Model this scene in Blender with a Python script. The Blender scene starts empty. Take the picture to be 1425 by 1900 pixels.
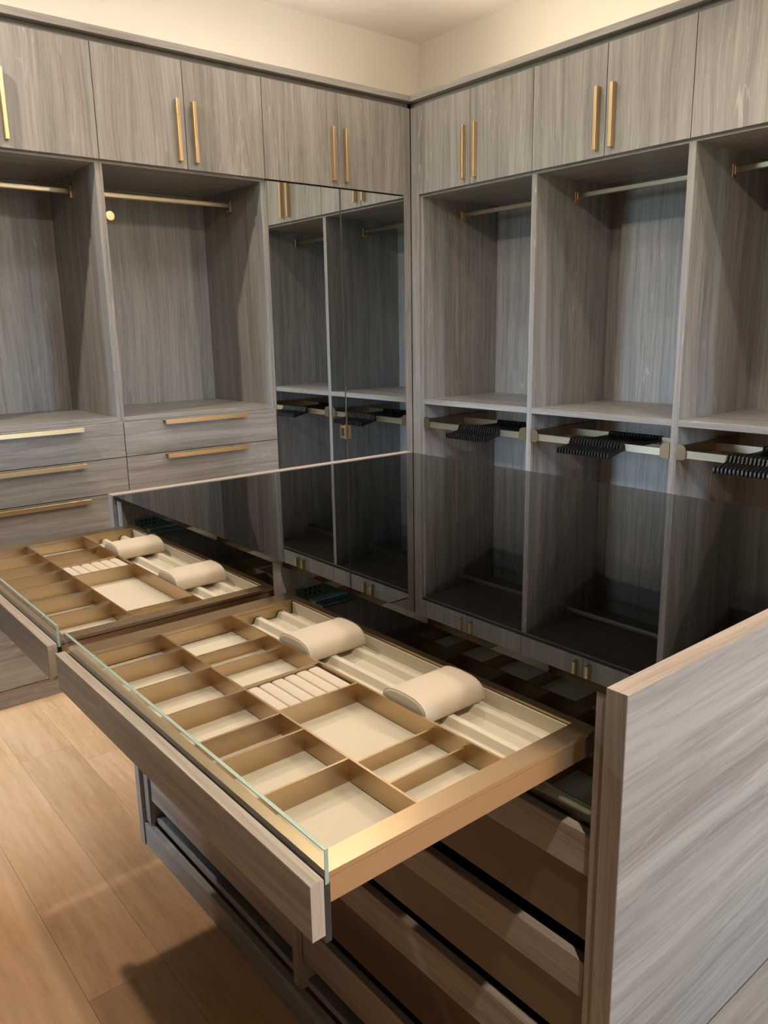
import bpy, bmesh, math, random
from mathutils import Matrix, Vector

random.seed(7)
scene = bpy.context.scene
COL = scene.collection

# ------------------------------------------------------------------ camera
CAM = (-2.8228, -3.1835, 1.4414)
YAW, PITCH, ROLL, FPX = 0.6867, -0.2269, -0.0179, 1470.46
fw = Vector((math.sin(YAW) * math.cos(PITCH), math.cos(YAW) * math.cos(PITCH), math.sin(PITCH)))
r0 = Vector((math.cos(YAW), -math.sin(YAW), 0))
u0 = r0.cross(fw)
rt = r0 * math.cos(ROLL) + u0 * math.sin(ROLL)
up = -r0 * math.sin(ROLL) + u0 * math.cos(ROLL)
cd = bpy.data.cameras.new('camera')
cam = bpy.data.objects.new('camera', cd)
COL.objects.link(cam)
m = Matrix.Identity(4)
for i in range(3):
    m[i][0], m[i][1], m[i][2], m[i][3] = rt[i], up[i], -fw[i], CAM[i]
cam.matrix_world = m
cd.sensor_fit = 'VERTICAL'
cd.sensor_height = 36
cd.lens = FPX / 1900 * 36
cd.clip_start = 0.02
scene.camera = cam

# ------------------------------------------------------------------ light and exposure
WARM = (1.0, 0.85, 0.68)
SPOT_W = 110.0
ISLAND_W = 14.0
COVE_W = 8.0
SKY_STRENGTH = 56.0
scene.view_settings.view_transform = 'Standard'
scene.view_settings.look = 'None'
scene.view_settings.gamma = 1
scene.view_settings.use_curve_mapping = False
scene.view_settings.exposure = -0.06
scene.cycles.use_denoising = True
scene.cycles.denoiser = 'OPENIMAGEDENOISE'
scene.cycles.max_bounces = 12
scene.cycles.diffuse_bounces = 5
scene.cycles.glossy_bounces = 6
scene.cycles.transparent_max_bounces = 16
scene.cycles.sample_clamp_indirect = 6.0
scene.cycles.caustics_reflective = False
scene.cycles.caustics_refractive = False

world = bpy.data.worlds.new('daylight')
scene.world = world
world.use_nodes = True
nt = world.node_tree
bg = nt.nodes['Background']
tc = nt.nodes.new('ShaderNodeTexCoord')
sp = nt.nodes.new('ShaderNodeSeparateXYZ')
rp = nt.nodes.new('ShaderNodeValToRGB')
rp.color_ramp.elements[0].position = 0.46
rp.color_ramp.elements[0].color = (0.10, 0.14, 0.10, 1)
rp.color_ramp.elements[1].position = 0.52
rp.color_ramp.elements[1].color = (0.58, 0.79, 1.0, 1)
mp = nt.nodes.new('ShaderNodeMath'); mp.operation = 'MULTIPLY_ADD'
mp.inputs[1].default_value = 0.5; mp.inputs[2].default_value = 0.5
nt.links.new(tc.outputs['Generated'], sp.inputs[0])
nt.links.new(sp.outputs['Z'], mp.inputs[0])
nt.links.new(mp.outputs[0], rp.inputs[0])
nt.links.new(rp.outputs[0], bg.inputs['Color'])
bg.inputs['Strength'].default_value = SKY_STRENGTH

# room and window extents
XL, XR, YF, YB, ZC = -4.6, 0.6, -5.0, 0.6, 3.05
WIN = (-0.35, 0.45, 0.55, 2.25)       # y0, y1, z0, z1 on the left wall
WIN2 = (-1.20, -0.75, 0.85, 1.95)      # x0, x1, z0, z1 on the wall behind the camera
def portal(loc, direction, w, h):
    p = bpy.data.lights.new('window_portal', 'AREA')
    p.shape = 'RECTANGLE'; p.size = w; p.size_y = h
    p.cycles.is_portal = True
    o = bpy.data.objects.new('window_portal', p); COL.objects.link(o)
    o.location = loc
    o.rotation_euler = Vector(direction).to_track_quat('-Z', 'Y').to_euler()
portal((XL - 0.04, (WIN[0] + WIN[1]) / 2, (WIN[2] + WIN[3]) / 2), (1, 0, 0), WIN[1] - WIN[0], WIN[3] - WIN[2])
portal(((WIN2[0] + WIN2[1]) / 2, YF - 0.04, (WIN2[2] + WIN2[3]) / 2), (0, 1, 0), WIN2[1] - WIN2[0], WIN2[3] - WIN2[2])

# ------------------------------------------------------------------ materials
def new_mat(name):
    mt = bpy.data.materials.new(name)
    mt.use_nodes = True
    n = mt.node_tree
    return mt, n, n.nodes['Principled BSDF']

def plain(name, col, rough=0.5, metal=0.0, spec=0.5, bump=0.0, bscale=300, **kw):
    mt, n, p = new_mat(name)
    p.inputs['Base Color'].default_value = (*col, 1)
    p.inputs['Roughness'].default_value = rough
    p.inputs['Metallic'].default_value = metal
    p.inputs['Specular IOR Level'].default_value = spec
    for k, v in kw.items():
        p.inputs[k.replace('_', ' ')].default_value = v
    if bump:
        t = n.nodes.new('ShaderNodeTexCoord')
        no = n.nodes.new('ShaderNodeTexNoise'); no.inputs['Scale'].default_value = bscale; no.inputs['Detail'].default_value = 4
        b = n.nodes.new('ShaderNodeBump'); b.inputs['Strength'].default_value = bump; b.inputs['Distance'].default_value = 0.001
        n.links.new(t.outputs['Object'], no.inputs['Vector'])
        n.links.new(no.outputs['Fac'], b.inputs['Height'])
        n.links.new(b.outputs['Normal'], p.inputs['Normal'])
    return mt

def wood(name, axis, dark, mid, light, pale, rough=0.42, fine=95, plank=False, pale_amt=0.55):
    """Streaked oak; axis = index of the grain direction in object space."""
    mt, n, p = new_mat(name)
    N, L = n.nodes.new, n.links.new
    t = N('ShaderNodeTexCoord'); oi = N('ShaderNodeObjectInfo')
    off = N('ShaderNodeVectorMath'); off.operation = 'SCALE'; off.inputs[0].default_value = (11.3, 17.7, 23.1)
    L(oi.outputs['Random'], off.inputs['Scale'])
    add = N('ShaderNodeVectorMath'); add.operation = 'ADD'
    L(t.outputs['Object'], add.inputs[0]); L(off.outputs[0], add.inputs[1])
    # slow sideways wander of the grain
    wm = N('ShaderNodeMapping'); s = [2.2, 2.2, 2.2]; s[axis] = 0.9
    wm.inputs['Scale'].default_value = s
    wn = N('ShaderNodeTexNoise'); wn.inputs['Scale'].default_value = 1.6; wn.inputs['Detail'].default_value = 1.5
    L(add.outputs[0], wm.inputs[0]); L(wm.outputs[0], wn.inputs['Vector'])
    ws = N('ShaderNodeVectorMath'); ws.operation = 'MULTIPLY_ADD'
    w = [0.055, 0.055, 0.055]; w[axis] = 0.0
    ws.inputs[1].default_value = w
    L(wn.outputs['Color'], ws.inputs[0]); L(add.outputs[0], ws.inputs[2])
    def streak(across, along, detail, rgh=0.6, dist=0.0):
        mm = N('ShaderNodeMapping'); sc = [across] * 3; sc[axis] = along
        mm.inputs['Scale'].default_value = sc
        no = N('ShaderNodeTexNoise'); no.inputs['Scale'].default_value = 1.0
        no.inputs['Detail'].default_value = detail; no.inputs['Roughness'].default_value = rgh
        no.inputs['Distortion'].default_value = dist
        L(ws.outputs[0], mm.inputs[0]); L(mm.outputs[0], no.inputs['Vector'])
        return no.outputs['Fac']
    f1 = streak(fine, 2.2, 5)
    f2 = streak(fine * 0.21, 0.7, 3)
    f3 = streak(fine * 3.2, 14, 3)
    def mix(a, b, fac):
        mx = N('ShaderNodeMix'); mx.data_type = 'FLOAT'; mx.inputs[0].default_value = fac
        L(a, mx.inputs[2]); L(b, mx.inputs[3]); return mx.outputs[0]
    v = mix(mix(f1, f2, 0.5), f3, 0.18)
    r = N('ShaderNodeValToRGB'); e = r.color_ramp.elements
    e[0].position = 0.39; e[0].color = (*dark, 1)
    e[1].position = 0.61; e[1].color = (*light, 1)
    em = e.new(0.5); em.color = (*mid, 1)
    L(v, r.inputs[0])
    # pale cerused veins, thin lines that follow the wandering grain
    mm = N('ShaderNodeMapping'); sc = [fine * 0.16] * 3; sc[axis] = 0.9; mm.inputs['Scale'].default_value = sc
    vn = N('ShaderNodeTexNoise'); vn.inputs['Scale'].default_value = 1.0; vn.inputs['Detail'].default_value = 2.5; vn.inputs['Distortion'].default_value = 0.5
    L(ws.outputs[0], mm.inputs[0]); L(mm.outputs[0], vn.inputs['Vector'])
    mu = N('ShaderNodeMath'); mu.operation = 'MULTIPLY'; mu.inputs[1].default_value = 9.0; L(vn.outputs['Fac'], mu.inputs[0])
    fr = N('ShaderNodeMath'); fr.operation = 'PINGPONG'; fr.inputs[1].default_value = 0.5; L(mu.outputs[0], fr.inputs[0])
    vr = N('ShaderNodeValToRGB'); vr.color_ramp.elements[0].position = 0.43; vr.color_ramp.elements[0].color = (0, 0, 0, 1)
    vr.color_ramp.elements[1].position = 0.5; vr.color_ramp.elements[1].color = (1, 1, 1, 1)
    L(fr.outputs[0], vr.inputs[0])
    f4 = streak(fine * 0.10, 1.6, 2)
    mr = N('ShaderNodeMapRange'); mr.inputs[1].default_value = 0.46; mr.inputs[2].default_value = 0.68
    mr.inputs[3].default_value = 0; mr.inputs[4].default_value = pale_amt
    L(f4, mr.inputs[0])
    fm = N('ShaderNodeMath'); fm.operation = 'MULTIPLY'; L(vr.outputs[0], fm.inputs[0]); L(mr.outputs[0], fm.inputs[1])
    cm = N('ShaderNodeMix'); cm.data_type = 'RGBA'; cm.inputs[7].default_value = (*pale, 1)
    L(fm.outputs[0], cm.inputs[0]); L(r.outputs[0], cm.inputs[6])
    last = cm.outputs[2]
    if plank:
        hv = N('ShaderNodeHueSaturation')
        mv = N('ShaderNodeMapRange'); mv.inputs[3].default_value = 0.86; mv.inputs[4].default_value = 1.12
        L(oi.outputs['Random'], mv.inputs[0]); L(mv.outputs[0], hv.inputs['Value'])
        L(last, hv.inputs['Color']); last = hv.outputs[0]
    L(last, p.inputs['Base Color'])
    p.inputs['Roughness'].default_value = rough
    if not plank:
        p.inputs['Specular IOR Level'].default_value = 0.6
    b = N('ShaderNodeBump'); b.inputs['Strength'].default_value = 0.22; b.inputs['Distance'].default_value = 0.0012
    L(f1, b.inputs['Height']); L(b.outputs['Normal'], p.inputs['Normal'])
    return mt

ABSORBER = wood('light_absorbing_wood', 2, (0.030, 0.024, 0.020), (0.045, 0.036, 0.030), (0.06, 0.05, 0.042), (0.08, 0.068, 0.058), rough=0.6)  # for the unseen left walls, made dark to cut bounce light
OAK = dict(dark=(0.195, 0.183, 0.173), mid=(0.282, 0.267, 0.255), light=(0.355, 0.340, 0.327), pale=(0.53, 0.508, 0.487))
EDGEOAK = dict(dark=(0.30, 0.245, 0.205), mid=(0.40, 0.332, 0.285), light=(0.49, 0.415, 0.36), pale=(0.60, 0.53, 0.47))
EX, EY, EZ = (wood('oak_edging_%s' % 'xyz'[a], a, fine=160, **EDGEOAK) for a in range(3))
WX, WY, WZ = (wood('grey_oak_%s' % 'xyz'[a], a, **OAK) for a in range(3))
FLOOR = wood('oak_floor', 1, (0.46, 0.26, 0.13), (0.56, 0.335, 0.18), (0.64, 0.40, 0.23), (0.68, 0.45, 0.27), rough=0.42, fine=30, plank=True, pale_amt=0.25)
WALL = plain('wall_paint', (0.80, 0.76, 0.68), 0.85, spec=0.2, bump=0.05)
CEIL = plain('ceiling_paint', (0.80, 0.75, 0.70), 0.9, spec=0.2)
BRONZE = plain('satin_bronze', (0.50, 0.365, 0.225), 0.33, 1.0)
DKBRONZE = plain('dark_bronze', (0.24, 0.17, 0.105), 0.42, 1.0)
BRASS = plain('brushed_brass', (0.72, 0.53, 0.30), 0.32, 1.0)
RODM = plain('champagne_rod', (0.55, 0.48, 0.36), 0.34, 1.0)
STEEL = plain('zinc_steel', (0.36, 0.52, 0.54), 0.28, 1.0)
BLACK = plain('black_plastic', (0.012, 0.012, 0.013), 0.28)
DARK = plain('dark_cavity', (0.02, 0.017, 0.014), 0.7)
CREAM = plain('cream_lining', (0.56, 0.505, 0.39), 0.75, spec=0.25, bump=0.15, bscale=900)
GREYC = plain('ridged_velvet', (0.58, 0.525, 0.405), 0.9, spec=0.15, bump=0.3, bscale=1200, Sheen_Weight=0.3)
SUEDE = plain('cushion_suede', (0.56, 0.48, 0.375), 0.85, spec=0.2, bump=0.2, bscale=1500, Sheen_Weight=0.3)
MIRROR = plain('mirror_silver', (0.74, 0.76, 0.75), 0.0, 1.0)
LENS = plain('lamp_lens', (1, 0.95, 0.9), 0.4)
LENS.node_tree.nodes['Principled BSDF'].inputs['Emission Color'].default_value = (*WARM, 1)
LENS.node_tree.nodes['Principled BSDF'].inputs['Emission Strength'].default_value = 6.0
WHITE = plain('white_metal', (0.8, 0.79, 0.76), 0.4)

def glass(name, tint, refl=1.0, ior=1.5, rough=0.0):
    mt = bpy.data.materials.new(name); mt.use_nodes = True
    n = mt.node_tree; n.nodes.clear()
    o = n.nodes.new('ShaderNodeOutputMaterial'); mx = n.nodes.new('ShaderNodeMixShader')
    tr = n.nodes.new('ShaderNodeBsdfTransparent'); tr.inputs[0].default_value = (*tint, 1)
    gl = n.nodes.new('ShaderNodeBsdfGlossy'); gl.inputs['Roughness'].default_value = rough
    gl.inputs['Color'].default_value = (refl, refl, refl, 1)
    fr = n.nodes.new('ShaderNodeFresnel'); fr.inputs[0].default_value = ior
    ge = n.nodes.new('ShaderNodeNewGeometry'); ml = n.nodes.new('ShaderNodeMath'); ml.operation = 'MULTIPLY'
    iv = n.nodes.new('ShaderNodeMath'); iv.operation = 'SUBTRACT'; iv.inputs[0].default_value = 1.0
    n.links.new(ge.outputs['Backfacing'], iv.inputs[1]); n.links.new(iv.outputs[0], ml.inputs[1])
    n.links.new(fr.outputs[0], ml.inputs[0])          # reflect on the outer faces only
    n.links.new(ml.outputs[0], mx.inputs[0]); n.links.new(tr.outputs[0], mx.inputs[1])
    n.links.new(gl.outputs[0], mx.inputs[2]); n.links.new(mx.outputs[0], o.inputs[0])
    return mt
CLEAR = glass('clear_glass', (0.93, 0.98, 0.96), ior=1.45)
PANE = glass('window_glass', (0.97, 0.99, 1.0), ior=1.2)
SMOKE = glass('smoked_glass', (0.17, 0.18, 0.185), ior=1.55)
EDGE = plain('glass_edge', (0.40, 0.55, 0.51), 0.15, Transmission_Weight=0.3)
BRONZEGLASS = plain('bronze_lacquered_glass', (0.10, 0.072, 0.050), 0.14)

# ------------------------------------------------------------------ helpers
WM = {}
def thing(name, label, cat, base=(0, 0, 0), group=None, kind=None):
    o = bpy.data.objects.new(name, None)
    o.empty_display_size = 0.05
    COL.objects.link(o)
    o.location = base
    o['label'] = label; o['category'] = cat
    if group: o['group'] = group
    if kind: o['kind'] = kind
    WM[o] = Matrix.Translation(base)
    return o

def B(*boxes):
    """bmesh from boxes (x0,x1,y0,y1,z0,z1)."""
    bm = bmesh.new()
    for b in boxes: addbox(bm, *b)
    return bm

def addbox(bm, x0, x1, y0, y1, z0, z1):
    x0, x1 = min(x0, x1), max(x0, x1); y0, y1 = min(y0, y1), max(y0, y1)
    vs = [bm.verts.new((x, y, z)) for z in (z0, z1) for y in (y0, y1) for x in (x0, x1)]
    for f in ((0, 2, 3, 1), (4, 5, 7, 6), (0, 1, 5, 4), (2, 6, 7, 3), (0, 4, 6, 2), (1, 3, 7, 5)):
        bm.faces.new([vs[i] for i in f])

def prism(bm, prof, axis, a0, a1):
    """extrude a closed 2-D profile along an axis; profile is in the other two axes in order."""
    def P(u, v, a):
        c = [u, v]; c.insert(axis, a); return c
    A = [bm.verts.new(P(u, v, a0)) for u, v in prof]
    C = [bm.verts.new(P(u, v, a1)) for u, v in prof]
    k = len(prof)
    for i in range(k):
        bm.faces.new((A[i], A[(i + 1) % k], C[(i + 1) % k], C[i]))
    bm.faces.new(A[::-1]); bm.faces.new(C)
    bmesh.ops.recalc_face_normals(bm, faces=bm.faces[:])

def cyl(bm, p0, p1, r, seg=16, r2=None):
    p0, p1 = Vector(p0), Vector(p1); d = p1 - p0
    q = d.to_track_quat('Z', 'Y').to_matrix().to_4x4()
    bmesh.ops.create_cone(bm, cap_ends=True, segments=seg, radius1=r, radius2=r if r2 is None else r2,
                          depth=d.length, matrix=Matrix.Translation((p0 + p1) / 2) @ q)

def obj(name, bm, mat, parent=None, bevel=0.0, seg=1, smooth=False, label=None):
    me = bpy.data.meshes.new(name)
    bmesh.ops.recalc_face_normals(bm, faces=bm.faces[:])
    bm.to_mesh(me); bm.free()
    me.materials.append(mat)
    o = bpy.data.objects.new(name, me)
    COL.objects.link(o)
    WM[o] = Matrix.Identity(4)
    if parent:
        o.parent = parent
        o.matrix_parent_inverse = WM[parent].inverted()
    if bevel:
        md = o.modifiers.new('bevel', 'BEVEL'); md.width = bevel; md.segments = seg; md.limit_method = 'ANGLE'; md.angle_limit = math.radians(40)
    if smooth:
        for p in me.polygons: p.use_smooth = True
    if label: o['label'] = label
    return o

def tag(o, label, cat, group=None):
    o['label'] = label; o['category'] = cat
    if group: o['group'] = group
    return o

def struct(name, bm, mat, parent=None, label=None, cat=None, **k):
    o = obj(name, bm, mat, parent, **k)
    if parent is None:
        o['kind'] = 'structure'
        if label: o['label'] = label
        if cat: o['category'] = cat
    return o

# ------------------------------------------------------------------ room shell
floor = struct('floor', B((XL, XR, YF, YB, -0.10, -0.016)), DARK, label='light oak plank floor of the dressing room', cat='floor')
PW = 0.178
plank_mesh = {}
def plank_at(x0, y0, ln):
    key = round(ln, 3)
    if key not in plank_mesh:
        bm = B((0.0004, PW - 0.0004, 0.0004, ln - 0.0004, -0.0155, 0.0))
        me = bpy.data.meshes.new('plank'); bm.to_mesh(me); bm.free(); me.materials.append(FLOOR); plank_mesh[key] = me
    o = bpy.data.objects.new('plank', plank_mesh[key]); COL.objects.link(o)
    o.location = (x0, y0, 0); o.parent = floor
x = -2.412 - PW * 12
k = 0
while x < XR - PW * 0.5:
    if abs(x - (-2.234)) < 0.02: ends = [-0.453]
    elif abs(x - (-2.412)) < 0.02: ends = [-1.62, ]
    else: ends = [-0.9 + random.uniform(-0.8, 0.8)]
    while ends[0] > YF + 0.4: ends.insert(0, ends[0] - random.choice((1.5, 1.8)))
    while ends[-1] < YB - 0.4: ends.append(ends[-1] + random.choice((1.5, 1.8)))
    ends = [YF] + [e for e in ends if YF + 0.3 < e < YB - 0.25] + [YB]
    for a, b in zip(ends, ends[1:]): plank_at(x, a, round(b - a, 3))
    x += PW; k += 1

struct('ceiling', B((XL, XR, YF, YB, ZC, ZC + 0.1)), CEIL, label='plain off-white ceiling above the wardrobes', cat='ceiling')
struct('wall_back', B((XL, XR, YB, YB + 0.1, 0, ZC)), WALL, label='cream wall above the mirrored wardrobe run', cat='wall')
struct('wall_right', B((XR, XR + 0.1, YF, YB, 0, ZC)), WALL, label='warm cream wall above the open hanging wardrobes', cat='wall')
struct('wall_front', B((XL, WIN2[0], YF - 0.1, YF, 0, ZC), (WIN2[1], XR, YF - 0.1, YF, 0, ZC),
                       (WIN2[0], WIN2[1], YF - 0.1, YF, 0, WIN2[2]), (WIN2[0], WIN2[1], YF - 0.1, YF, WIN2[3], ZC)), WALL, label='cream wall behind the photographer', cat='wall')
XC, YC = -3.62, -0.4          # corner of the wall block added to shield the drawer rails from window light
struct('wall_left', B((XL - 0.1, XC, YF, YC, 0, ZC), (XL - 0.1, XL, YC, WIN[0], 0, ZC), (XL - 0.1, XL, WIN[1], YB, 0, ZC),
                      (XL - 0.1, XL, WIN[0], WIN[1], 0, WIN[2]), (XL - 0.1, XL, WIN[0], WIN[1], WIN[3], ZC)), ABSORBER,
       label='dark left wall with the window and an added light blocking section', cat='wall')
struct('wall_shade', B((XL, -2.3165, 0.50, 0.5995, 0, ZC)), ABSORBER, label='unseen dark wall added beside the window to cut bounce light', cat='wall')  # added dark backing, keeps reflected light off the drawer rail fronts
x0, x1, z0, z1 = WIN2
wf = struct('window_2', B((x0, x1, YF - 0.07, YF - 0.02, z0, z0 + 0.05), (x0, x1, YF - 0.07, YF - 0.02, z1 - 0.05, z1),
                          (x0, x0 + 0.05, YF - 0.07, YF - 0.02, z0 + 0.05, z1 - 0.05), (x1 - 0.05, x1, YF - 0.07, YF - 0.02, z0 + 0.05, z1 - 0.05)),
            WHITE, label='narrow white framed window behind the camera', cat='window')
obj('pane', B((x0 + 0.05, x1 - 0.05, YF - 0.05, YF - 0.045, z0 + 0.05, z1 - 0.05)), PANE, wf)
y0, y1, z0, z1 = WIN
wf = struct('window_1', B((XL - 0.07, XL - 0.02, y0, y1, z0, z0 + 0.05), (XL - 0.07, XL - 0.02, y0, y1, z1 - 0.05, z1),
                          (XL - 0.07, XL - 0.02, y0, y0 + 0.05, z0 + 0.05, z1 - 0.05), (XL - 0.07, XL - 0.02, y1 - 0.05, y1, z0 + 0.05, z1 - 0.05)),
            WHITE, label='white framed window letting in blue daylight', cat='window')
obj('pane', B((XL - 0.05, XL - 0.045, y0 + 0.05, y1 - 0.05, z0 + 0.05, z1 - 0.05)), PANE, wf)

# ------------------------------------------------------------------ wardrobe runs
ZT, ZB_, ZP = 2.498, 2.092, 0.078       # door top, door bottom, plinth top
def mapA(s0, s1, d0, d1, z0, z1): return (s0, s1, d0, d1, z0, z1)
def mapB(s0, s1, d0, d1, z0, z1): return (d0, d1, -s1, -s0, z0, z1)

def cab_handle(fm, s, z0, z1, parent):
    h = 0.007
    obj('handle', B(fm(s - h, s + h, -0.024, 0.0004, z0, z1)), BRASS, parent, bevel=0.0012)

def doors(fm, u, edges, zlo, zhi, mat, hz=None, name='door'):
    out = []
    for i, (a, b) in enumerate(zip(edges, edges[1:])):
        d = obj(name, B(fm(a + 0.0015, b - 0.0015, 0.0, 0.018, zlo, zhi)), mat, u, bevel=0.0008)
        if hz:
            j = edges[1]; s = j - 0.036 if i == 0 else j + 0.036
            cab_handle(fm, s, hz[0], hz[1], d)
        out.append(d)
    return out

def carcass(fm, u, s0, s1, zshelf, shelf_t, side_lo=ZP):
    t = 0.0145
    for a, b in ((s0, s0 + t), (s1 - t, s1)):
        obj('side_panel', B(fm(a, b, 0.0195, 0.585, side_lo, 2.497)), WZ, u, bevel=0.0006)
    obj('back_panel', B(fm(s0 + t, s1 - t, 0.567, 0.585, side_lo, 2.497)), WZ, u)
    gx = WX if fm is mapA else WY
    obj('divider_shelf', B(fm(s0 + t, s1 - t, 0.0195, 0.567, 2.0805, 2.105)), gx, u, bevel=0.0006)
    obj('top_panel', B(fm(s0 + t, s1 - t, 0.0195, 0.567, 2.478, 2.497)), gx, u)
    obj('shelf', B(fm(s0 + t, s1 - t, 0.0195, 0.567, zshelf - shelf_t, zshelf)), gx, u, bevel=0.0008)
    obj('bottom_panel', B(fm(s0 + t, s1 - t, 0.0195, 0.567, ZP, ZP + 0.018)), gx, u)
    obj('plinth', B(fm(s0, s1, 0.012, 0.03, 0.0, ZP - 0.004)), gx, u)

def cams(fm, u, s0, s1):
    for s in (s0 + 0.04, s1 - 0.04):
        bm = bmesh.new(); b = fm(s - .008, s + .008, 0.075, 0.091, 2.0785, 2.0805)
        cyl(bm, ((b[0] + b[1]) / 2, (b[2] + b[3]) / 2, 2.0785), ((b[0] + b[1]) / 2, (b[2] + b[3]) / 2, 2.0806), 0.007, 12)
        obj('screw_cap', bm, STEEL, u)

def rod(fm, u, s0, s1):
    r = obj('hanging_rod', B(fm(s0 + 0.016, s1 - 0.016, 0.293, 0.307, 2.003, 2.027)), RODM, u, bevel=0.005, seg=3)
    for a, b in ((s0 + 0.0146, s0 + 0.026), (s1 - 0.026, s1 - 0.0146)):
        obj('rod_bracket', B(fm(a, b, 0.288, 0.312, 1.996, 2.031), fm(a, a + 0.003 if a < (s0 + s1) / 2 else b, 0.284, 0.316, 1.985, 2.035)), BRASS, r, bevel=0.002)

def drawer_stack(fm, u, s0, s1):
    top = 1.0875; c = (s0 + s1) / 2
    q = (top - ZP) / 7
    for zt, zb in ((top, top - q), (top - q, top - 2 * q), (top - 2 * q, top - 3 * q), (top - 3 * q, top - 5 * q), (top - 5 * q, ZP)):
        d = obj('drawer', B(fm(s0 + 0.0015, s1 - 0.0015, 0.0, 0.018, zb + 0.003, zt)), WX, u, bevel=0.0008)
        obj('handle', B(fm(c - 0.195, c + 0.195, -0.031, -0.024, zt - 0.021, zt - 0.003),
                        fm(c - 0.195, c + 0.195, -0.024, 0.001, zt - 0.0065, zt - 0.003)), BRASS, d, bevel=0.0008)

XA = (-2.316, -1.9495, -1.5833, -1.2167, -0.8509, -0.4478, -0.0459)
gA = 'grey oak wardrobe units on the mirror wall'
wardrobeA = []
for i, (s0, sm, s1, lab) in enumerate(((XA[0], XA[1], XA[2], 'grey oak wardrobe with drawers at the far left edge of the photo'),
                                       (XA[2], XA[3], XA[4], 'grey oak wardrobe with drawers directly beside the mirror doors'))):
    u = thing('wardrobe_unit', lab, 'wardrobe', ((s0 + s1) / 2, 0.3, 0), gA)
    carcass(mapA, u, s0, s1, 1.107, 0.019)
    doors(mapA, u, (s0, sm, s1), ZB_, ZT, WZ, (2.117, 2.350))
    rod(mapA, u, s0, s1); cams(mapA, u, s0, s1)
    drawer_stack(mapA, u, s0, s1)
    if i == 1:
        bm = bmesh.new(); cyl(bm, (-1.556, 0.045, 1.892), (-1.556, 0.30, 1.892), 0.008, 14)
        vr = obj('valet_rod', bm, BRASS, u, smooth=False)
        bm = bmesh.new(); cyl(bm, (-1.549, 0.028, 1.892), (-1.549, 0.046, 1.892), 0.019, 24)
        obj('knob', bm, BRASS, vr, bevel=0.003, seg=2)
        bm = B((-1.5685, -1.5635, 0.05, 0.30, 1.878, 1.906)); obj('rail', bm, RODM, vr)

u = thing('mirror_wardrobe', 'tall corner wardrobe with two mirror doors under oak cupboard doors', 'wardrobe', (-0.42, 0.3, 0), gA)
s0, sm, s1 = XA[4:7]
t = 0.0145
for a, b in ((s0, s0 + t), (s1 - t, s1)):
    obj('side_panel', B((a, b, 0.0195, 0.585, ZP, 2.497)), WZ, u)
obj('back_panel', B((s0 + t, s1 - t, 0.567, 0.585, ZP, 2.497)), WZ, u)
obj('top_panel', B((s0 + t, s1 - t, 0.0195, 0.567, 2.478, 2.497)), WX, u)
obj('bottom_panel', B((s0 + t, s1 - t, 0.0195, 0.567, ZP, ZP + 0.018)), WX, u)
obj('plinth', B((s0, s1, 0.012, 0.03, 0, ZP - 0.004)), WX, u)
doors(mapA, u, (s0, sm, s1), ZB_, ZT, WZ, (2.117, 2.350))
for i, (a, b) in enumerate(((s0, sm), (sm, s1))):
    d = obj('mirror_door', B((a + 0.004, b - 0.002, 0.0045, 0.0195, ZP + 0.003, 2.086)), WZ, u)
    obj('mirror', B((a + 0.004, b - 0.002, 0.0, 0.0044, ZP + 0.003, 2.086)), MIRROR, d, bevel=0.0012)
    s = sm - 0.017 if i == 0 else sm + 0.008
    obj('handle', B((s - 0.006, s + 0.006, -0.022, -0.012, 0.908, 0.975), (s - 0.005, s + 0.005, -0.013, 0.001, 0.912, 0.922), (s - 0.005, s + 0.005, -0.013, 0.001, 0.962, 0.972)), BRASS, d, bevel=0.001)
obj('filler_strip', B((s1 + 0.001, -0.0005, 0.004, 0.022, 0.0, 2.4965)), WZ, u, bevel=0.0006)

YB_ = (0.0542, 0.4133, 0.7833, 1.1499, 1.5178, 1.885, 2.252)
gB = 'open hanging wardrobes along the right wall'
for i, lab in enumerate(('open grey oak hanging wardrobe nearest the mirror corner',
                         'middle open grey oak hanging wardrobe with blue daylight on its back',
                         'open grey oak hanging wardrobe cut off by the right photo edge')):
    s0, sm, s1 = YB_[2 * i:2 * i + 3]
    u = thing('hanging_wardrobe', lab, 'wardrobe', (0.3, -(s0 + s1) / 2, 0), gB)
    carcass(mapB, u, s0, s1, 1.078, 0.027)
    doors(mapB, u, (s0, sm, s1), ZB_, ZT, WZ, (2.117, 2.350))
    rod(mapB, u, s0, s1); cams(mapB, u, s0, s1)
    if i == 0:
        obj('filler_strip', B(mapB(-0.0035, s0 - 0.0005, 0.004, 0.022, 0.0, 2.4965)), WZ, u, bevel=0.0006)

# cornice: cap boards with a recessed strip under them
struct('trim_1', B((XA[0], 0.585, -0.018, 0.599, 2.5225, 2.5495), (XA[0], 0.0, 0.0195, 0.038, 2.4985, 2.5225)), WX,
       label='grey oak cornice running above the mirror wall wardrobes', cat='cornice', bevel=0.0008)
struct('trim_2', B((-0.018, 0.599, -2.252, -0.0185, 2.5225, 2.5495), (0.0195, 0.038, -2.252, 0.0190, 2.4985, 2.5225)), WY,
       label='grey oak cornice running above the open hanging wardrobes', cat='cornice', bevel=0.0008)

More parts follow.
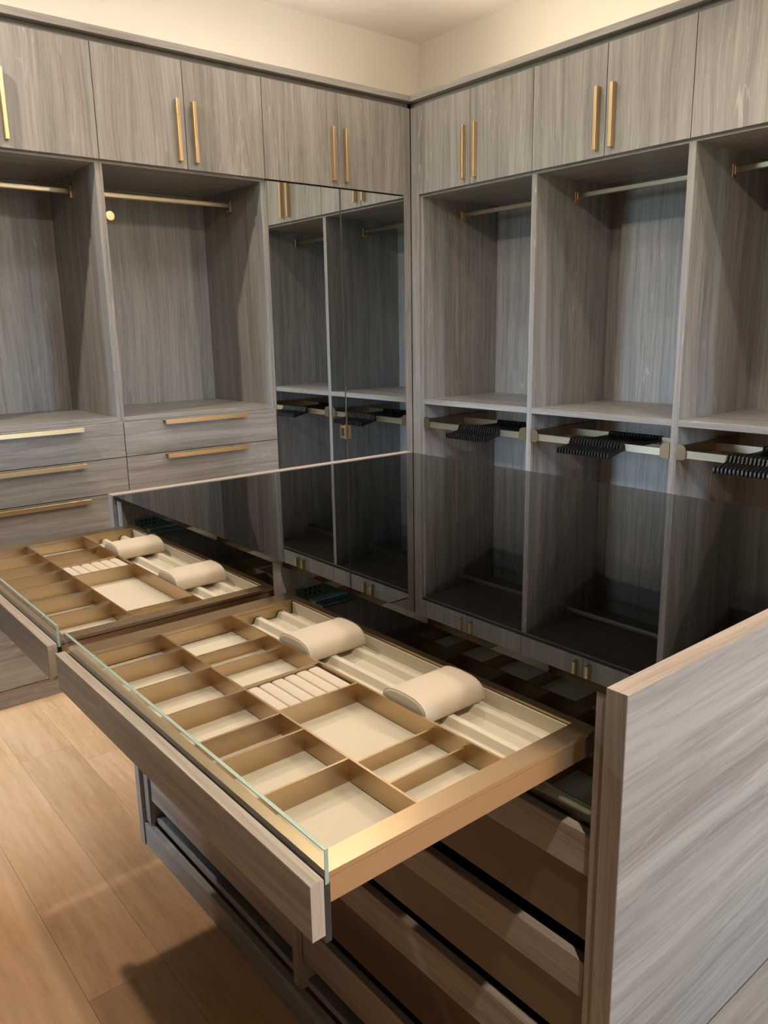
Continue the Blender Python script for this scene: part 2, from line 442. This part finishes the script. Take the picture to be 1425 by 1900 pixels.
# ------------------------------------------------------------------ trouser racks in the lower right bays
arm_mesh = None
def arm_data():
    global arm_mesh
    if arm_mesh: return arm_mesh
    bm = bmesh.new()
    w = 0.0027
    # flat arm: hooks over front bar, droops to a rounded tip in front, rests on the rear bar
    prof = [(-0.083, 0.905), (-0.090, 0.915), (-0.088, 0.929), (-0.076, 0.934), (-0.062, 0.928), (-0.004, 0.940), (0.004, 0.963), (0.012, 0.968), (0.045, 0.966), (0.06, 0.948), (0.285, 0.950), (0.295, 0.967),
            (0.318, 0.964), (0.322, 0.93), (0.31, 0.924), (0.298, 0.93), (0.294, 0.938), (0.05, 0.936), (0.042, 0.93), (0.0, 0.926), (-0.06, 0.912)]
    A = [bm.verts.new((x, -w, z)) for x, z in prof]; C = [bm.verts.new((x, w, z)) for x, z in prof]
    kk = len(prof)
    for i in range(kk): bm.faces.new((A[i], A[(i + 1) % kk], C[(i + 1) % kk], C[i]))
    fa = bm.faces.new(A[::-1]); fc = bm.faces.new(C)
    bmesh.ops.triangulate(bm, faces=[fa, fc])
    bmesh.ops.recalc_face_normals(bm, faces=bm.faces[:])
    arm_mesh = bpy.data.meshes.new('hanger_arm'); bm.to_mesh(arm_mesh); bm.free(); arm_mesh.materials.append(BLACK)
    return arm_mesh

def bracket(y, sgn):
    """D-shaped end plate, rounded on the side toward the bay's middle; sgn=-1 grows toward -y."""
    pr = [(y, 0.922), (y, 0.984)]
    for k in range(7):
        a = math.pi / 2 * k / 6
        pr.append((y + sgn * (0.014 + 0.028 * math.sin(a)), 0.956 + 0.028 * math.cos(a)))
    pr += [(y + sgn * 0.042, 0.93), (y + sgn * 0.034, 0.922)]
    bm = bmesh.new(); prism(bm, pr, 0, 0.016, 0.024); return bm

for (ya, yb, c0, nm) in ((-0.0687, -0.7688, -0.337, 'black trouser hanger rack in the bay nearest the mirror corner'),
                         (-0.7978, -1.5033, -1.027, 'black trouser hanger rack in the middle hanging bay'),
                         (-1.5323, -2.2375, -1.74, 'black trouser hanger rack in the rightmost hanging bay')):
    u = thing('trouser_rack', nm, 'trouser rack', (0.2, (ya + yb) / 2, 0.92), 'pull out trouser racks')
    obj('front_bar', B((0.022, 0.034, yb + 0.026, ya - 0.026, 0.9305, 0.9595), (0.019, 0.022, yb + 0.026, ya - 0.026, 0.9555, 0.9595), (0.019, 0.022, yb + 0.026, ya - 0.026, 0.9305, 0.9335)), RODM, u)
    obj('rear_bar', B((0.300, 0.312, yb + 0.0, ya - 0.0, 0.930, 0.960)), RODM, u)
    obj('end_bracket', bracket(ya, -1), DKBRONZE, u); obj('end_bracket', bracket(yb, 1), DKBRONZE, u)
    for yy in (ya - 0.006, yb + 0.006):
        obj('side_rail', B((0.026, 0.50, yy - 0.006, yy + 0.006, 0.928, 0.974)), DKBRONZE, u)
    for k in range(18):
        o = bpy.data.objects.new('hanger_arm', arm_data()); COL.objects.link(o)
        o.location = (0, c0 - 0.007 - k * 0.0151, 0); o.parent = u; o.matrix_parent_inverse = WM[u].inverted()

# ------------------------------------------------------------------ island
XI0, XI1 = -2.0874, -1.0467
YN0, YN1, YF0, YF1 = -2.7169, -2.6884, -1.171, -1.1425
ZI = 1.031
isl = thing('jewelry_island', 'grey oak dressing room island with two jewelry drawers pulled open', 'island', (-1.57, -1.93, 0))
for ya, yb in ((YN0, YN1), (YF0, YF1)):
    e = obj('end_panel', B((XI0, XI1, ya, yb, 0, ZI)), WX, isl, bevel=0.0008)
    obj('edge_band', B((XI0 - 0.0008, XI0 - 0.0001, ya + 0.0003, yb - 0.0003, 0.0, ZI - 0.0003)), WZ, e)
    obj('edge_band', B((XI0 - 0.0005, XI1 - 0.0005, ya + 0.0003, yb - 0.0003, ZI, ZI + 0.0007)), EX, e)
obj('side_panel', B((XI0 + 0.006, XI1 - 0.006, YN1 + 0.001, -2.671, ZP, 1.0195)), WZ, isl)
obj('side_panel', B((XI0 + 0.009, XI1 - 0.006, -1.205, YF0 - 0.001, ZP, 1.0195)), WZ, isl)
obj('partition', B((XI0 + 0.009, XI1 - 0.006, -1.970, -1.942, ZP, 1.0195)), WZ, isl)
obj('center_panel', B((-1.58, -1.562, -2.671, -1.205, ZP, 1.0195)), WZ, isl)
obj('rear_panel', B((XI1 - 0.024, XI1 - 0.006, -2.671, -1.205, ZP + 0.02, 1.0195)), WZ, isl)
obj('bottom_panel', B((-2.062, XI1 - 0.024, -2.671, -1.205, ZP, ZP + 0.018)), WY, isl, bevel=0.0006)
obj('plinth', B((XI0 + 0.003, XI0 + 0.021, YN1 + 0.001, YF0 - 0.001, 0.0, 0.071)), WY, isl, bevel=0.0008)
for ya, yb in ((-2.671, -1.970), (-1.942, -1.205)):
    s = obj('drawer_slide', B((-2.05, -1.65, yb - 0.006, yb - 0.0005, 0.912, 0.967), (-2.015, -1.65, yb - 0.016, yb - 0.006, 0.930, 0.936), (-2.0, -1.65, yb - 0.018, yb - 0.006, 0.918, 0.924)), STEEL, isl, bevel=0.0006)
    bm = bmesh.new()
    for ix in range(4):
        for iz in range(2):
            cyl(bm, (-2.03 + ix * 0.011, yb - 0.0062, 0.951 + iz * 0.009), (-2.03 + ix * 0.011, yb - 0.0056, 0.951 + iz * 0.009), 0.003, 10)
    obj('screw_hole', bm, BLACK, s)
    obj('drawer_slide', B((-2.05, -1.65, ya + 0.0005, ya + 0.002, 0.912, 0.967)), STEEL, isl)

top = tag(obj('glass_countertop', B((XI0 + 0.004, XI1 - 0.002, YN1 + 0.001, YF0 - 0.001, 1.020, 1.0298)), SMOKE),
          'dark smoked glass countertop reflecting the wardrobes', 'glass top')

DX, DZ = 0.421, 0.148
def jewel_drawer(ya, yb, front, mid, low, back, dx=0.0, dz=0.0, open_=True):
    """ya: near end, yb: far end. front/mid: y of full-height cross dividers; low: lower cross dividers in the middle row."""
    zt = 0.965 + dz
    X = lambda v: v + dx
    d = obj('drawer', B((X(-2.493), X(-2.478), ya - 0.002, yb + 0.002, 0.904 + dz, 0.962 + dz)), WY, isl, bevel=0.001,
            label='pulled out jewelry drawer with grey oak front rail' if open_ else None)
    obj('edge_band', B((X(-2.4928), X(-2.4782), ya - 0.0018, yb + 0.0018, 0.962 + dz, 0.9626 + dz)), EY, d)
    obj('edge_band', B((X(-2.4928), X(-2.4782), ya - 0.0027, ya - 0.002, 0.9042 + dz, 0.9624 + dz)), EZ, d)
    g = obj('glass_screen', B((X(-2.4770), X(-2.4730), ya - 0.003, yb + 0.003, 0.935 + dz, 0.9915 + dz)), CLEAR, d)
    obj('glass_edge', B((X(-2.4771), X(-2.4729), ya - 0.003, yb + 0.003, 0.9915 + dz, 0.9926 + dz),
                        (X(-2.4771), X(-2.4729), ya - 0.0036, ya - 0.003, 0.957 + dz, 0.9926 + dz)), EDGE, d)
    for e in (ya - 0.003, yb - 0.037):
        obj('glass_clip', B((X(-2.4782), X(-2.4715), e, e + 0.04, 0.896 + dz, 0.957 + dz)), BLACK, d)
    yi0, yi1 = ya + 0.028, yb - 0.038
    xf, x1, x2, xb = X(-2.460), X(-2.338), X(-2.209), X(-2.083)
    o0, o1 = X(-2.4722), X(-2.070)
    obj('frame', B((o0, o1, ya, yi0, zt - 0.0055, zt), (o0, o1, yi1, yb, zt - 0.0055, zt),
                   (o0, xf, yi0, yi1, zt - 0.0055, zt), (xb, o1, yi0, yi1, zt - 0.0055, zt)), BRONZE, d)
    obj('front_wall', B((o0, o0 + 0.003, ya + 0.003, yb - 0.003, 0.931 + dz, zt - 0.0056)), BRONZE, d)
    obj('side_wall', B((o0, o1, ya + 0.0022, ya + 0.007, 0.931 + dz, zt - 0.0078)), BRONZE, d)
    obj('side_wall', B((o0, o1, yb - 0.007, yb - 0.0022, 0.931 + dz, zt - 0.0078)), BRONZE, d)
    b = 0.933 + dz
    obj('inner_wall', B((xf - 0.002, xb + 0.002, yi0 - 0.002, yi0, b, zt - 0.005)), BRONZE, d)
    obj('inner_wall', B((xf - 0.002, xb + 0.002, yi1, yi1 + 0.002, b, zt - 0.005)), BRONZE, d)
    obj('inner_wall', B((xf - 0.002, xf, yi0, yi1, b, zt - 0.005)), BRONZE, d)
    obj('inner_wall', B((xb, xb + 0.002, yi0, yi1, b, zt - 0.005)), BRONZE, d)
    obj('drawer_bottom', B((o0 + 0.003, o1, ya + 0.0075, yb - 0.0075, b - 0.002, b)), BRONZE, d)
    t = 0.0016
    for xx in (x1, x2):
        obj('long_divider', B((xx - t, xx + t, yi0, yi1, b, zt)), BRONZE, d)
    def cells(xa, xc, ys, tops):
        cuts = [yi0] + sorted(ys) + [yi1]
        for y in ys:
            obj('divider', B((xa, xc, y - t, y + t, b, tops.get(y, zt - 0.0004))), BRONZE, d)
        for a, c in zip(cuts, cuts[1:]):
            obj('lining_pad', B((xa + 0.0005, xc - 0.0005, a + t, c - t, b, b + 0.003)), CREAM, d)
    cells(xf, x1 - t, front, {})
    cells(x1 + t, x2 - t, list(mid) + list(low), {y: zt - 0.009 for y in low})
    if back: cells(x2 + t, xb, back, {y: zt - 0.006 for y in back})
    return d

D1 = jewel_drawer(-2.666, -1.977, [-2.521, -2.430, -2.376, -2.285, -2.186, -2.094], [-2.370, -2.278], [-2.580, -2.522, -2.173, -2.118], None)
D2 = jewel_drawer(-1.934, -1.245, [-1.804, -1.708, -1.613, -1.533, -1.453, -1.359], [-1.594, -1.507], [-1.848, -1.426, -1.372], None)
jewel_drawer(-2.666, -1.977, [-2.53, -2.43, -2.34, -2.25, -2.15], [-2.55, -2.46, -2.374, -2.27, -2.15], [], [-2.53, -2.42, -2.31, -2.2, -2.1], DX, -DZ, False)
jewel_drawer(-1.934, -1.245, [-1.80, -1.70, -1.61, -1.52, -1.42], [-1.82, -1.73, -1.64, -1.54, -1.42], [], [-1.80, -1.69, -1.58, -1.47, -1.37], DX, -DZ, False)

# ridged velvet trays, ring trays and watch cushions lying in the open drawers
def ridged_tray(ya, yb, lab):
    x0, x1 = -2.2065, -2.084
    b, h = 0.9332, 0.006
    pr = [(x0, b), (x0, b + h)]
    for c in (-2.157, -2.110):
        pr += [(c - 0.011, b + h), (c - 0.006, b + h + 0.010), (c + 0.004, b + h + 0.010), (c + 0.008, b + h)]
    pr += [(x1 - 0.002, b + h), (x1 - 0.002, 0.961), (x1, 0.961), (x1, b)]
    bm = bmesh.new(); prism(bm, pr, 1, ya, yb)
    return tag(obj('ridged_tray', bm, GREYC, None, bevel=0.0015, seg=2), lab, 'tray', 'ridged velvet trays in the open drawers')
ridged_tray(-2.637, -2.016, 'long ridged cream velvet tray in the nearer open drawer')
ridged_tray(-1.905, -1.284, 'long ridged cream velvet tray in the farther open drawer')

def ring_tray(ya, yb, lab):
    u = thing('ring_tray', lab, 'ring tray', (-2.27, (ya + yb) / 2, 0.936), 'ring holder trays in the open drawers')
    obj('tray_base', B((-2.335, -2.2125, ya, yb, 0.9362, 0.944)), SUEDE, u)
    n = 6; w = (2.335 - 2.2125) / n
    for k in range(n):
        xa = -2.335 + k * w
        pr = [(xa + 0.0004, 0.9442)]
        for q in range(7):
            a = math.pi * (1 - q / 6)
            pr.append((xa + w / 2 + (w / 2 - 0.0004) * math.cos(a), 0.9575 + 0.0035 * abs(math.sin(a)) ** 0.5))
        pr.append((xa + w - 0.0004, 0.9442))
        bm = bmesh.new(); prism(bm, pr, 1, ya + 0.0005, yb - 0.0005)
        obj('ring_roll', bm, SUEDE, u)
ring_tray(-2.3678, -2.2802, 'cream ring roll tray in the nearer open drawer')
ring_tray(-1.5918, -1.5092, 'cream ring roll tray in the farther open drawer')

def cushion(yc, lab):
    w, x0, x1 = 0.043, -2.206, -2.096
    zb, zt = 0.9494, 0.980
    pr = []
    for k in range(17):
        a = math.pi * (1 - k / 16)
        c, s = math.cos(a), math.sin(a)
        pr.append((yc + w * math.copysign(abs(c) ** 0.75, c), zb + 0.004 + (zt - zb - 0.004) * abs(s) ** 0.62))
    pr += [(yc + w * 0.92, zb), (yc - w * 0.92, zb)]
    bm = bmesh.new()
    prism(bm, pr, 0, x0, x1)
    o = tag(obj('jewelry_cushion', bm, SUEDE, None, bevel=0.004, seg=3, smooth=True), lab, 'cushion', 'beige jewelry cushions in the open drawers')
    md = o.modifiers['bevel']; md.angle_limit = math.radians(50)
    for xx in (x0 + 0.002, x1 - 0.0035):
        bm = bmesh.new()
        q = [(yc + (y - yc) * 1.015, zb + (z - zb) * 1.02) for y, z in pr]
        prism(bm, q, 0, xx, xx + 0.0015)
        obj('piping', bm, SUEDE, o)
cushion(-2.462, 'beige jewelry cushion closest to the camera in the nearer drawer')
cushion(-2.203, 'beige jewelry cushion at the far end of the nearer drawer')
cushion(-1.747, 'beige jewelry cushion at the near end of the farther drawer')
cushion(-1.455, 'beige jewelry cushion farthest from the camera beside the wardrobe drawers')

# closed lower drawers: oak pull rail above a bronze glass front
XR0 = -2.072
for ya, yb in ((-2.664, -1.974), (-1.938, -1.210)):
    obj('front_panel', B((XR0 + 0.008, XR0 + 0.020, ya, yb, 0.654, 0.754)), BRONZEGLASS, isl, label='bronze glass drawer front')
    for (zt, zb, zg) in ((0.626, 0.570, 0.482), (0.457, 0.388, 0.272)):
        d = obj('drawer', B((XR0, XR0 + 0.0155, ya, yb, zb, zt)), WY, isl, bevel=0.001)
        obj('edge_band', B((XR0 + 0.0003, XR0 + 0.0152, ya, yb, zt, zt + 0.0006)), EY, d)
        obj('front_panel', B((XR0 + 0.008, XR0 + 0.020, ya, yb, zg, zb - 0.0005)), BRONZEGLASS, d, label='bronze glass drawer front')
        obj('drawer_box', B((XR0 + 0.0205, -1.66, ya + 0.012, yb - 0.012, zg + 0.01, zb - 0.004)), DARK, d)
    d = obj('drawer', B((XR0, XR0 + 0.0155, ya, yb, 0.153, 0.245)), WY, isl, bevel=0.001)
    obj('drawer_box', B((XR0 + 0.0205, -1.66, ya + 0.012, yb - 0.012, 0.125, 0.235)), DARK, d)

# ------------------------------------------------------------------ bench against the near end of the island
bn = thing('bench', 'low oak bench top against the near island end panel', 'bench', (-1.57, -2.95, 0))
obj('bench_top', B((XI0, XI1, -3.12, YN0 - 0.001, 0.385, 0.410)), WX, bn, bevel=0.001)
obj('bench_body', B((XI0 + 0.01, XI1 - 0.01, -3.11, YN0 - 0.001, 0.06, 0.3849)), WX, bn)
obj('plinth', B((XI0 + 0.03, XI1 - 0.03, -3.08, YN0 - 0.002, 0.0, 0.0599)), WX, bn)

# ------------------------------------------------------------------ recessed ceiling downlights
def downlight(x, y, lab, watt, cone=176, blend=0.3):
    u = thing('downlight', lab, 'downlight', (x, y, ZC - 0.002), 'recessed ceiling downlights')
    bm = bmesh.new()
    ri, ro, nseg = 0.045, 0.058, 32
    ring = []
    for k in range(nseg):
        a = 2 * math.pi * k / nseg; c, s = math.cos(a), math.sin(a)
        ring.append([bm.verts.new((x + r * c, y + r * s, z)) for r, z in ((ri, ZC), (ri, ZC - 0.006), (ro, ZC - 0.004), (ro, ZC))])
    for k in range(nseg):
        p, q = ring[k], ring[(k + 1) % nseg]
        for j in range(4): bm.faces.new((p[j], p[(j + 1) % 4], q[(j + 1) % 4], q[j]))
    obj('trim_ring', bm, WHITE, u)
    bm = bmesh.new(); cyl(bm, (x, y, ZC - 0.003), (x, y, ZC - 0.0005), 0.0445, 32)
    obj('lens', bm, LENS, u)
    l = bpy.data.lights.new('downlight_lamp', 'SPOT')
    l.energy = watt; l.color = WARM; l.spot_size = math.radians(cone); l.spot_blend = blend; l.shadow_soft_size = 0.03
    lo = bpy.data.objects.new('downlight_lamp', l); COL.objects.link(lo)
    lo.location = (x, y, ZC - 0.012); lo.parent = u; lo.matrix_parent_inverse = WM[u].inverted()
downlight(-2.88, -0.47, 'ceiling downlight over the aisle before the drawer wardrobes', SPOT_W * 1.25)
downlight(-2.62, -3.46, 'ceiling downlight over the aisle behind the camera', SPOT_W * 1.3)
downlight(-0.30, -4.10, 'unseen fill downlight added to brighten the island end panel', SPOT_W * 1.0)  # fill lamp added to warm the near end panel
downlight(-0.85, -0.52, 'ceiling downlight over the mirror corner', SPOT_W * 0.24)
downlight(-0.59, -2.40, 'ceiling downlight between island and hanging wardrobes', SPOT_W * 0.6, 130, 0.6)

# flush drum light over the island
FX, FY = -1.70, -1.35
u = thing('ceiling_light', 'round flush ceiling light over the island', 'ceiling light', (FX, FY, ZC))
bm = bmesh.new(); cyl(bm, (FX, FY, ZC - 0.07), (FX, FY, ZC - 0.0005), 0.25, 48)
obj('drum', bm, WHITE, u, bevel=0.004, seg=2)
bm = bmesh.new(); cyl(bm, (FX, FY, ZC - 0.076), (FX, FY, ZC - 0.0705), 0.235, 48)
obj('diffuser', bm, LENS, u)
l = bpy.data.lights.new('drum_lamp', 'AREA'); l.shape = 'DISK'; l.size = 0.44; l.color = (1.0, 0.93, 0.85); l.energy = ISLAND_W
lo = bpy.data.objects.new('drum_lamp', l); COL.objects.link(lo)
lo.location = (FX, FY, ZC - 0.08); lo.parent = u; lo.matrix_parent_inverse = WM[u].inverted()

# ------------------------------------------------------------------ cove strips lying on top of the wardrobes
def led_strip(lab, x0, x1, y0, y1, col, k):
    u = thing('led_strip', lab, 'light strip', ((x0 + x1) / 2, (y0 + y1) / 2, 2.5496), 'cove light strips on the wardrobe tops')
    obj('strip_channel', B((x0, x1, y0, y1, 2.5497, 2.556)), WHITE, u)
    obj('diffuser', B((x0 + .003, x1 - .003, y0 + .003, y1 - .003, 2.5561, 2.558)), LENS, u)
    l = bpy.data.lights.new('strip_lamp', 'AREA'); l.shape = 'RECTANGLE'
    l.size = x1 - x0; l.size_y = y1 - y0; l.color = col; l.energy = COVE_W * k
    lo = bpy.data.objects.new('strip_lamp', l); COL.objects.link(lo)
    lo.location = ((x0 + x1) / 2, (y0 + y1) / 2, 2.562); lo.rotation_euler = (math.pi, 0, 0)
    lo.parent = u; lo.matrix_parent_inverse = WM[u].inverted()
led_strip('light strip on top of the open hanging wardrobes', 0.20, 0.23, -2.2, -0.1, (1.0, 0.83, 0.64), 1.0)
led_strip('light strip on top of the mirror wall wardrobes', -2.2, -0.1, 0.20, 0.23, (1.0, 0.93, 0.83), 0.56)
